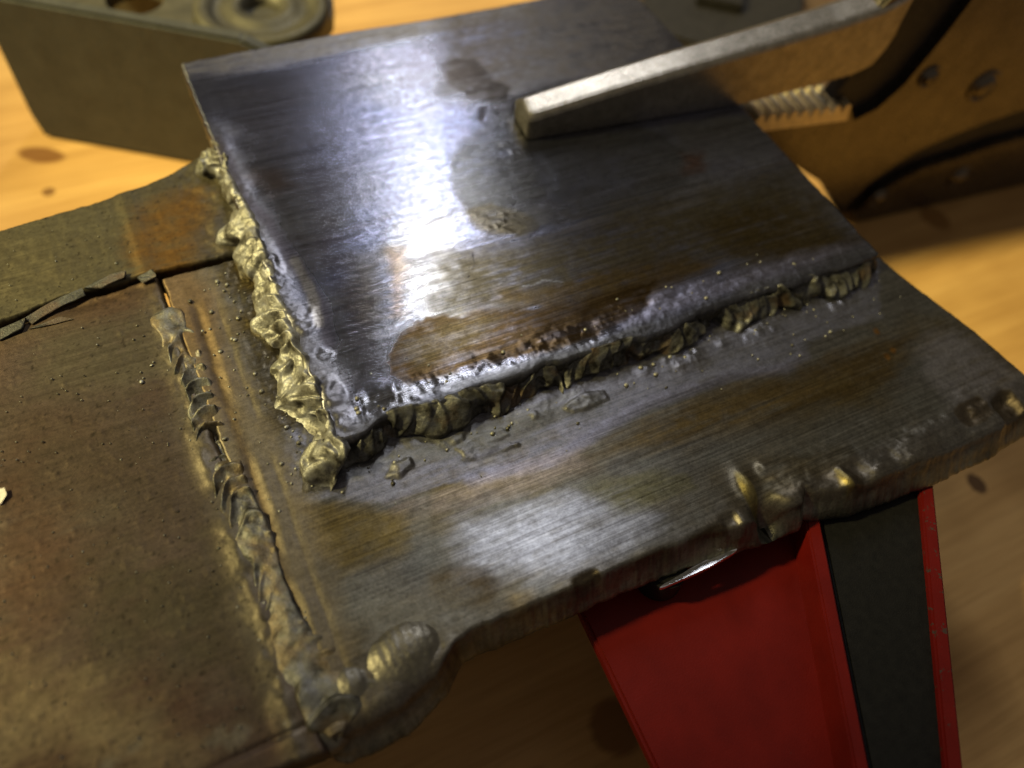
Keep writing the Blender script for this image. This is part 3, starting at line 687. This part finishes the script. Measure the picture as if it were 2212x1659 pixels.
# left bead: a heaped fillet along the left edge of the top plate
def fr_left(y):
    w = .37 + .24*fbm(y*1.1, y*0, seed=301, o=3) + .20*noise(y*3.7, y*0, seed=302) + .22*np.exp(-((y-6.1)/.3)**2) - .12*sstep(4.6, 5.4, y)
    tp = .15 + .10*fbm(y*2.4, y*0+5, seed=303, o=3)
    cr = -.13 - .10*fbm(y*1.7, y*0+8, seed=304)
    return st3(-w, y, ZB - .03), st3(cr, y, -.06 + .12*noise(y*1.9, y*0+3, seed=305)), st3(tp, y, .02)
bead_sheet('weld_bead', M_WELD, -.42, 6.55, fr_left, lambda s, t, q: molten(s, q, 310, 1.0) + .05*sstep(.5, .8, t), taper=.3,
           label='lumpy bead along the left edge, lit yellow',
           pits=[(at(618, 748, -.3), .16, .20), (at(735, 962, -.35), .11, .22), (at(682, 905, -.25), .09, .20), (at(500, 455, -.35), .13, .18), (at(530, 530, -.3), .11, .18), (at(590, 560, -.3), .09, .13), (at(655, 870, -.2), .07, .14), (at(455, 400, -.4), .10, .15)])
# front bead: scalloped dark fillet under the front edge of the top plate
def fr_front(x):
    w = .24 + .16*fbm(x*1.3, x*0, seed=321, o=3) + .14*noise(x*3.1, x*0, seed=322)
    tp = .10 + .07*fbm(x*2.6, x*0+5, seed=323, o=3)
    sc = .09*noise(x*1.6, x*0+9, seed=324)
    return st3(x, rim(x) - .04 - w, ZB - .03), st3(x, rim(x) - .05 + .6*sc, -.10 + .10*noise(x*2.3, x*0+3, seed=325)), st3(x, rim(x) + .13 + .5*(tp-.1), .012)
bead_sheet('weld_bead', M_WELDSHADE, -.40, 9.58, fr_front, lambda s, t, q: molten(s, q, 330, .8)*(1 - .35*sstep(.6, 1, t)), taper=.28,
           label='dark scalloped bead along the front edge',
           pits=[(at(1050, 885, -.25), .14, .12), (at(1210, 830, -.3), .18, .14), (at(1370, 765, -.3), .15, .14), (at(1540, 700, -.3), .13, .14), (at(735, 962, -.35), .12, .28)])

# butt seam bead: low crust broken into crescent ripples along the seam of the left and lower plates
def seam_w(y):
    xs = np.interp(y, [-3, -1, 1, 4], [-1.25, -1.26, -1.38, -1.46])
    w0 = .30 + .14*fbm(y*1.4, y*0, seed=341, o=3) + .07*sstep(-1.5, -2.6, y); w1 = .23 + .08*fbm(y*1.6, y*0+4, seed=342, o=3) + .30*sstep(-1.6, -2.6, y)
    return xs, w0, w1
def fr_seam(y):
    xs, w0, w1 = seam_w(y)
    return st3(xs - w0, y, ZB - .012), st3(xs - .05, y, ZB + .045), st3(xs + w1, y, ZB - .012)
def d_seam(s, t, q):
    wv = fbm(s*2.0, t*1.4, seed=345, o=2)
    ph = (s + .9*(t-.66)**2 + .14*wv)*3.9 + .9*noise(s*.9, s*0, seed=346)
    sw = ph - np.floor(ph); rip = np.where(sw < .82, (sw/.82)**1.8, (1-sw)/.18)
    amp = sat(.75 + 1.5*fbm(s*1.3, t*1.6, seed=347, o=2))
    h = .015 + .11*amp*(rip - .35) + .045*fbm(s*1.7, q*2.6, seed=349, o=3) + .012*fbm(s*8, q*8, seed=350, o=2)
    return h - .10*sstep(.22, .5, fbm(s*1.1 + 7, t*1.3, seed=348, o=2))
bead_sheet('weld_bead', M_SEAM, -3.30, 3.45, fr_seam, d_seam, nt=40, taper=.25, label='broken crescent-rippled bead along the butt seam')

# melted corner where the seam meets the torch-cut front
bl = []
for (px, py, zz, rx, ry, rz) in ((860, 1425, -.60, .66, .48, .34), (810, 1490, -.70, .50, .42, .36), (920, 1405, -.60, .38, .30, .26), (760, 1535, -.72, .38, .32, .34), (700, 1585, -.66, .32, .26, .28), (760, 1480, -.50, .28, .30, .2)):
    bl.append((at(px, py, zz), (rx, ry, rz), (rnd(-.15, .15), rnd(-.15, .15), rnd(-.4, .4))))
me = blobs_mesh('melted_corner', bl, .02, .022, 2.2, (), 281, .003, smooth=30, ripple=lambda x, y, z: .0015*np.sin(x*60 + 3*fbm(x*2, y*2, z*2, seed=5)))
child('melted_corner', me, simple_metal('melted_dark_steel', (.15, .135, .11), .42, .85, .3, 3, .25), joint)

# spatter: splashed discs and beads beside the front bead, flakes of scale
def flake(px_pts, z, th, tilt=(0, 0)):
    P = [at(x, y, z) for x, y in px_pts]; c = sum(P)/len(P)
    bm = bmesh.new()
    vs = [bm.verts.new((p[0], p[1], z + (p[0]-c[0])*tilt[0] + (p[1]-c[1])*tilt[1])) for p in P]
    f = bm.faces.new(vs)
    r = bmesh.ops.extrude_face_region(bm, geom=[f])
    for v in r['geom']:
        if isinstance(v, bmesh.types.BMVert): v.co.z += th + rnd(-.3, .3)*th
    bmesh.ops.recalc_face_normals(bm, faces=bm.faces[:])
    bmesh.ops.bevel(bm, geom=bm.edges[:], offset=th*.3, segments=1, affect='EDGES')
    bmesh.ops.subdivide_edges(bm, edges=[e for e in bm.edges if e.calc_length() > .08], cuts=2, use_grid_fill=True)
    for v in bm.verts:
        v.co += Vector((rnd(-1, 1), rnd(-1, 1), rnd(-1, 1)))*th*.18
    me = bpy.data.meshes.new('slag_flake'); bm.to_mesh(me); bm.free()
    child('slag_flake', me, M_RUST, joint)
for pts, z, th, tl in (([(50, 690), (110, 655), (180, 625), (185, 640), (120, 670), (70, 700)], ZB+.03, .05, (0, .1)),
                       ([(180, 622), (240, 595), (275, 588), (270, 602), (220, 622)], ZB+.03, .05, (.05, .1)), ([(-30, 725), (20, 705), (60, 690), (50, 712), (0, 735)], ZB+.03, .05, (.05, .1)), ([(295, 600), (330, 585), (340, 600), (310, 612)], ZB+.04, .06, (.1, .1)),
                       ([(60, 712), (130, 685), (160, 690), (100, 705)], ZB+.01, .03, (0, .1))):
    flake(pts, z - .012, th*.55, tl)
# bright sliver added on the lower front rim, tilted to flash the lamp
hv = Vector((0.266, .604, .751)); pm = np.array([3.9, -3.19, -.845]); vw = (Vector(CAM)-Vector(pm)).normalized(); hn = (hv.normalized() + vw).normalized()
bm = bmesh.new(); ax = Vector((1, -.02, 0)); ay = hn.cross(ax).normalized(); ax = ay.cross(hn)
ring = []
for i in range(24):
    a = i/24*2*math.pi; ring.append(bm.verts.new(Vector(pm) + ax*(.62*math.cos(a)) + ay*(  .05*math.sin(a)*(1 + .3*math.cos(a))) + hn*(.004 + .006*math.sin(5*a))))
f = bm.faces.new(ring); r = bmesh.ops.extrude_face_region(bm, geom=[f])
for v in r['geom']:
    if isinstance(v, bmesh.types.BMVert): v.co -= hn*.05
bmesh.ops.recalc_face_normals(bm, faces=bm.faces[:])
me = bpy.data.meshes.new('glint_sliver'); bm.to_mesh(me); bm.free()
child('glint_sliver', me, M_SHINY, joint)['label'] = 'bright sliver added for the glint on the lower front edge'

# small grains lying on the left plates
vs, fs, b = [], [], 0
for i in range(420):
    x, yy = rnd(-5.5, -1.6), rnd(-3.1, 5.6)
    if 3.4 < yy < 4.2: continue
    r = rnd(.006, .018); V = SPH_V[:0]
    o8 = np.array([[1, 0, 0], [-1, 0, 0], [0, 1, 0], [0, -1, 0], [0, 0, 1], [0, 0, -1]])*r*np.array([rnd(.7, 1.4), rnd(.7, 1.4), .8]) + np.array([x, yy, ZB + .012])
    vs.append(o8); fs.append(np.array([[0, 2, 4], [2, 1, 4], [1, 3, 4], [3, 0, 4], [2, 0, 5], [1, 2, 5], [3, 1, 5], [0, 3, 5]]) + b); b += 6
for i in range(230):
    k = random.random()
    if k < .4: x, yy, zz = rnd(-.2, 9.5), -.12 - abs(random.gauss(0, .45)), ZB
    elif k < .65: x, yy, zz = -.35 - abs(random.gauss(0, .35)), rnd(-.3, 3.8), ZB
    elif k < .8: x, yy, zz = rnd(.2, 9.2), .25 + abs(random.gauss(0, .3)), 0
    else: x, yy, zz = -1.3 + random.gauss(0, .4), rnd(-3, 3.5), ZB
    r = random.choice((.010, .014, .014, .02, .03)); V = SPH_V*r*np.array([rnd(.9, 1.3), rnd(.9, 1.2), .75]) + np.array([x, yy, zz + r*.35])
    vs.append(V); fs.append(SPH_F + b); b += len(V)
g = child('spatter_grains', mesh_np('spatter_grains', np.concatenate(vs), [np.concatenate(fs)]), M_WELD, joint); g['kind'] = 'stuff'

# ------------------------------------------------------------------ locking pliers
JD = Vector((.9956, -.0933, 0)); JB = Vector((.0933, .9956, 0))      # along the jaws, and back across them
def jp(x, back, z):
    """point on the pliers: x along the world axis on the front face, back = depth behind it"""
    y0 = 4.09 - .0937*(x - 9.61)
    return Vector((x, y0, z)) + JB*back
pliers = thing('locking_pliers', 'plated long-nose locking pliers clamping the far side of the top plate', 'pliers', jp(17, .3, ZT))
def sub(o, part):
    o.parent = part; o.matrix_parent_inverse = Matrix.Identity(4)
    return o
def prof(name, pts, b0, b1, mat, bev=.05, root=None, seg=2):
    bm = bmesh.new()
    vs = [bm.verts.new(jp(x, b0, z)) for x, z in pts]
    f = bm.faces.new(vs); r = bmesh.ops.extrude_face_region(bm, geom=[f])
    for v in r['geom']:
        if isinstance(v, bmesh.types.BMVert): v.co += JB*(b1-b0)
    bmesh.ops.recalc_face_normals(bm, faces=bm.faces[:])
    if bev: bmesh.ops.bevel(bm, geom=[e for e in bm.edges], offset=bev, segments=seg, affect='EDGES', clamp_overlap=True)
    me = bpy.data.meshes.new(name); bm.to_mesh(me); bm.free()
    return child(name, me, mat, root or pliers)
# upper jaw: lofted sections with a bevelled top
st = [(5.02, 0, .50), (5.10, 0, .52), (6.5, 0.0, .77), (8.0, 0.0, 1.01), (9.6, 0.0, 1.24), (11.0, .16, 1.46), (11.9, .26, 1.66), (12.3, .42, 1.85), (12.45, .8, 2.0)]
bm = bmesh.new(); rows = []
for i, (x, zb, zt) in enumerate(st):
    w = .68 + .02*(x-5.02); sh = .03 if i == 0 else 0
    sec = [(0 + sh, zb + sh), (0 + sh, zt - .10), (.09, zt - .005), (.42*w/.66, zt + .03), (w, zt - .16), (w - sh, zb + sh)]
    rows.append([bm.verts.new(jp(x + (.03 if i == 0 and j in (2, 3) else 0), bk, z)) for j, (bk, z) in enumerate(sec)])
for a, b2 in zip(rows[:-1], rows[1:]):
    for j in range(6):
        k = (j+1) % 6; bm.faces.new((a[j], a[k], b2[k], b2[j]))
bm.faces.new(rows[0][::-1]); bm.faces.new(rows[-1])
bmesh.ops.recalc_face_normals(bm, faces=bm.faces[:])
bmesh.ops.bevel(bm, geom=bm.edges[:], offset=.022, segments=2, affect='EDGES', clamp_overlap=True)
me = bpy.data.meshes.new('upper_jaw'); bm.to_mesh(me); bm.free()
upper_jaw = child('upper_jaw', me, M_JAW, pliers)
# rear of the upper jaw, a rounded heel running out of the picture
heel = [(12.2, .45), (12.5, .62), (12.62, 1.0), (12.5, 1.5), (12.6, 2.0), (13.2, 2.7), (12.9, 3.1), (12.1, 2.1), (11.7, 1.5), (11.5, .9), (11.6, .55)]
prof('jaw_heel', heel, .06, .8, M_NICKEL, .06)
# teeth of the upper jaw beyond the plate edge
ut = [(9.9, .10)]
for i in range(12):
    x = 10.0 + i*.17; ut += [(x, .02 + .10*(x-9.9)), (x + .085, .10 + .10*(x-9.9))]
ut += [(12.05, .5), (9.9, .5)]
sub(prof('teeth', ut, .02, .66, M_NICKEL, 0), upper_jaw)
# lower jaw and frame
low = [(5.1, -.38), (9.9, -.38)]
for i in range(9):
    x = 9.95 + i*.27; low += [(x, -.58 - .05*(x-9.9)), (x + .08, -.40 - .05*(x-9.9)), (x + .17, -.40 - .05*(x-9.9))]
low += [(12.6, -.95), (13.1, -.75), (13.5, -.2), (13.8, .8), (14.0, 1.8), (14.1, 3.2), (24, 3.2), (24, -.9), (19.5, -1.35), (17.96, -1.6), (17.05, -1.74), (16.1, -1.97), (15.2, -2.27), (14.7, -2.6), (14.3, -2.97), (14.05, -3.4), (13.9, -3.75),
        (13.3, -3.3), (12.6, -2.63), (11.6, -1.95), (10.6, -1.3), (9.0, -1.1), (5.3, -.9)]
lower_jaw = prof('lower_jaw', low, .0, .68, M_NICKEL, 0)
lt = [(9.90, -.75)]
for i in range(9):
    x = 9.95 + i*.27; lt += [(x, -.56 - .05*(x-9.9)), (x + .08, -.37 - .05*(x-9.9)), (x + .17, -.37 - .05*(x-9.9))]
lt += [(12.4, -.9)]
sub(prof('teeth', lt, -.012, .70, M_TEETH, 0), lower_jaw)
lower_handle = prof('lower_handle', [(14.45, -4.2), (14.55, -3.75), (14.75, -3.42), (15.2, -3.1), (15.75, -2.88), (16.8, -2.76), (17.7, -2.58), (19, -2.5), (24, -2.2), (24, -4.45), (15.0, -4.49), (14.65, -4.42)], -.03, .75, M_NICKEL, .06)
prof('gap_shade_plate', [(11.6, -1.2), (12.3, .4), (12.7, 2.2), (14.6, 3.0), (14.6, -.5), (23, -1.0), (23, -2.9), (16, -3.2), (15, -4.0), (14.2, -4.3), (13.4, -3.4)], .22, .55, M_DARKGAP, 0)  # dark sheet that paints the shade in the gaps between the parts
for (x, z, r) in ((14.83, -3.62, .23), (17.33, -3.51, .27), (15.93, -.63, .34), (14.05, -.1, .22), (15.6, -2.25, .0)):
    if r == 0: continue
    c = jp(x, -.03 if z < -3 else 0, z)
    bm = bmesh.new(); n = 24; prev = None
    for (rr, out) in ((r*1.15, .0), (r*1.12, .05), (r*.95, .05), (r*.9, .01), (r*.8, .01), (r*.75, .08), (r*.45, .12), (.001, .13)):
        ring = [bm.verts.new(c - JB*out + JD*(rr*math.cos(a*2*math.pi/n)) + Vector((0, 0, rr*math.sin(a*2*math.pi/n)))) for a in range(n)]
        if prev:
            for a in range(n): bm.faces.new((prev[a], prev[(a+1) % n], ring[(a+1) % n], ring[a]))
        prev = ring
    bmesh.ops.recalc_face_normals(bm, faces=bm.faces[:])
    me = bpy.data.meshes.new('rivet'); bm.to_mesh(me); bm.free(); me.polygons.foreach_set('use_smooth', np.ones(len(me.polygons), bool))
    sub(child('rivet', me, M_NICKEL, pliers), lower_handle if z < -3 else lower_jaw)

# ------------------------------------------------------------------ steel bracket at the back left
B0 = Vector((-3.25, 13.36, ZT)); BD = Vector((.824, -.567, 0)); BN = Vector((.567, .824, 0))
bracket = thing('steel_bracket', 'blurred grey steel bracket standing on the bench behind the plates', 'bracket', B0 + BD*2.8)
def bprof(name, pts, b0, b1, mat, bev=.04):
    """pts: (along the front, height)"""
    bm = bmesh.new(); vs = [bm.verts.new(B0 + BD*s + BN*b0 + Vector((0, 0, h))) for s, h in pts]
    f = bm.faces.new(vs); r = bmesh.ops.extrude_face_region(bm, geom=[f])
    for v in r['geom']:
        if isinstance(v, bmesh.types.BMVert): v.co += BN*(b1-b0)
    bmesh.ops.recalc_face_normals(bm, faces=bm.faces[:])
    if bev: bmesh.ops.bevel(bm, geom=bm.edges[:], offset=bev, segments=2, affect='EDGES', clamp_overlap=True)
    me = bpy.data.meshes.new(name); bm.to_mesh(me); bm.free(); return child(name, me, mat, bracket)
bprof('front_flange', [(0.05, 0.0), (6.3, 0.0), (6.5, .6), (6.4, 3.3), (5.6, 3.62), (0, 3.62), (-.05, .6)], 0, .36, M_BLOCK, .07)
# horizontal web with a round hole
def disc_plate(name, outer, hole_c, hole_r, h0, h1, mat):
    bm = bmesh.new(); n = 40
    def P(s, b, h): return B0 + BD*s + BN*b + Vector((0, 0, h))
    hole = [(hole_c[0] + hole_r*math.cos(2*math.pi*i/n), hole_c[1] + hole_r*math.sin(2*math.pi*i/n)) for i in range(n)]
    # outer ring resampled by angle about the hole
    out = []
    for i in range(n):
        a = 2*math.pi*i/n; d = np.array([math.cos(a), math.sin(a)]); best = 1e9
        for (p, q) in zip(outer, outer[1:] + outer[:1]):
            p_, q_ = np.array(p) - hole_c, np.array(q) - hole_c; e = q_-p_; den = d[0]*e[1]-d[1]*e[0]
            if abs(den) < 1e-9: continue
            t = (p_[0]*e[1]-p_[1]*e[0])/den; u = (p_[0]*d[1]-p_[1]*d[0])/den
            if t > 0 and -1e-6 <= u <= 1+1e-6: best = min(best, t)
        out.append((hole_c[0] + d[0]*best, hole_c[1] + d[1]*best))
    L = [[bm.verts.new(P(s, b, h)) for s, b in ring] for h in (h1, h0) for ring in (hole, out)]
    for i in range(n):
        k = (i+1) % n
        bm.faces.new((L[0][i], L[0][k], L[1][k], L[1][i])); bm.faces.new((L[2][i], L[2][k], L[3][k], L[3][i]))
        bm.faces.new((L[0][i], L[0][k], L[2][k], L[2][i])); bm.faces.new((L[1][i], L[1][k], L[3][k], L[3][i]))
    bmesh.ops.recalc_face_normals(bm, faces=bm.faces[:])
    me = bpy.data.meshes.new(name); bm.to_mesh(me); bm.free(); return child(name, me, mat, bracket)
web = disc_plate('web', [(0, .36), (6.2, .36), (6.6, .9), (6.9, 2.0), (6.6, 3.2), (5.6, 4.0), (0, 4.2)], np.array([2.6, 1.55]), .62, 2.75, 3.1, M_BLOCKDARK)
# rounded collar on the web and its raised rim
def lathe(name, s, b, rings, mat, root):
    bm = bmesh.new(); n = 40; prev = None
    for r, h in rings:
        ring = [bm.verts.new(B0 + BD*(s + r*math.cos(2*math.pi*i/n)) + BN*(b + r*math.sin(2*math.pi*i/n)) + Vector((0, 0, h))) for i in range(n)]
        if prev:
            for i in range(n): bm.faces.new((prev[i], prev[(i+1) % n], ring[(i+1) % n], ring[i]))
        prev = ring
    bmesh.ops.recalc_face_normals(bm, faces=bm.faces[:])
    me = bpy.data.meshes.new(name); bm.to_mesh(me); bm.free(); me.polygons.foreach_set('use_smooth', np.ones(len(me.polygons), bool))
    return child(name, me, mat, root)
collar = lathe('collar', 5.4, 1.8, [(1.45, 3.1), (1.45, 3.3), (1.35, 3.38), (1.15, 3.36), (1.1, 3.25), (.8, 3.25), (.7, 3.35), (.45, 3.35), (.4, 2.8)], M_BLOCKDARK, bracket)
collar.parent = web; collar.matrix_parent_inverse = Matrix.Identity(4)
bprof('rear_flange', [(0.05, 0.0), (5.6, 0.0), (5.6, 3.0), (0, 3.0)], 3.7, 4.0, M_BLOCKDARK, .05)

# ------------------------------------------------------------------ red clamp under the lower plate
clamp = thing('red_clamp', 'red painted clamp with a black steel bar under the lower plate', 'clamp', (5, -5, ZT))
def slab(name, pts, z0, z1, mat, bev=.05, root=clamp):
    bm = bmesh.new(); vs = [bm.verts.new((x, y, z0)) for x, y in pts]
    f = bm.faces.new(vs); r = bmesh.ops.extrude_face_region(bm, geom=[f])
    for v in r['geom']:
        if isinstance(v, bmesh.types.BMVert): v.co.z = z1
    bmesh.ops.recalc_face_normals(bm, faces=bm.faces[:])
    if bev: bmesh.ops.bevel(bm, geom=bm.edges[:], offset=bev, segments=2, affect='EDGES', clamp_overlap=True)
    me = bpy.data.meshes.new(name); bm.to_mesh(me); bm.free(); return child(name, me, mat, root)
def pxz(pts, z): return [tuple(at(x/1.13018, y/1.13018, z)[:2]) for x, y in pts]
ZR = -1.45
slab('body', pxz([(1370, 1380), (1420, 1500), (1600, 1875), (1720, 2120)], ZR) + [(4.1, -8.6), (7.5, -1.4), (6.0, -.9)], ZR - .25, ZR, M_RED, .05)
slab('foot', [(5.2, -1.6), (4.6, -3.6), (4.4, -6.6), (5.0, -6.8), (5.6, -4.0), (6.6, -1.8)], ZT, ZR - .25, M_RED, .05)
def along(a, b, w0, w1):
    """quad of a strip from a to b, its sides w0 and w1 to the right"""
    a, b = Vector((*a, 0)), Vector((*b, 0)); d = (b-a).normalized(); n = Vector((-d.y, d.x, 0))
    return [tuple((a + n*w0)[:2]), tuple((b + n*w0)[:2]), tuple((b + n*w1)[:2]), tuple((a + n*w1)[:2])]
slab('side_rail', pxz([(1950, 1180), (2112, 2000), (2148, 2000), (1986, 1180)], -.91), -3.0, -.91, M_RED, .03)
slab('bar', pxz([(1988, 1180), (2150, 2000), (2320, 2000), (2236, 1090)], -1.0), -3.0, -1.0, M_BLACK, .03)
slab('side_rail', pxz([(2238, 1090), (2322, 2000), (2366, 2000), (2270, 1090)], -.90), -3.0, -.90, M_REDCHIP, .03)
c = at(1440, 1290, -1.45)
bm = bmesh.new(); bmesh.ops.create_cone(bm, cap_ends=True, segments=40, radius1=.34, radius2=.30, depth=.52, matrix=Matrix.Translation((c[0], c[1] + .28, -1.17)))
bmesh.ops.bevel(bm, geom=[e for e in bm.edges if len(e.link_faces) == 2 and max(len(f.verts) for f in e.link_faces) > 8], offset=.05, segments=2, affect='EDGES')
me = bpy.data.meshes.new('clamp_pad'); bm.to_mesh(me); bm.free(); child('clamp_pad', me, M_BLACK, clamp)

# ------------------------------------------------------------------ a pale chip lying on the left plate
c = at(4, 1072, ZB)
chip = link('metal_chip', bpy.data.meshes.new('metal_chip'), simple_metal('pale_chip', (.55, .50, .45), .5, .2, .2, 9, .2))
bm = bmesh.new()
top = [bm.verts.new(v) for v in ((-.16, -.06, .02), (-.02, -.12, .025), (.07, -.03, .05), (.06, .07, .06), (-.08, .10, .04))]
f = bm.faces.new(top); r = bmesh.ops.extrude_face_region(bm, geom=[f])
for v in r['geom']:
    if isinstance(v, bmesh.types.BMVert): v.co.z -= .018
bmesh.ops.recalc_face_normals(bm, faces=bm.faces[:]); bm.to_mesh(chip.data); bm.free()
chip.location = (c[0], c[1], ZB)
chip['label'] = 'small pale metal chip lying on the brown left plate at the picture edge'; chip['category'] = 'metal chip'

# ------------------------------------------------------------------ dark steel block behind the jaw
blk = thing('steel_block', 'dark steel block on the bench behind the jaw at the top edge', 'steel block', tuple(at(1580, -40, ZT)))
zb = -2.6
pts = [tuple(at(x, y, zb)[:2]) for x, y in ((1385, 60), (1560, 110), (1730, 60), (1760, -160), (1400, -190))]
bo = slab('body', pts, ZT, zb, M_DARKGAP, .08, blk)
pts2 = [tuple(at(x, y, zb)[:2]) for x, y in ((1500, 10), (1600, 30), (1610, -60), (1520, -70))]
slab('raised_pad', pts2, zb, zb + .25, M_DARKGAP, .05, blk)
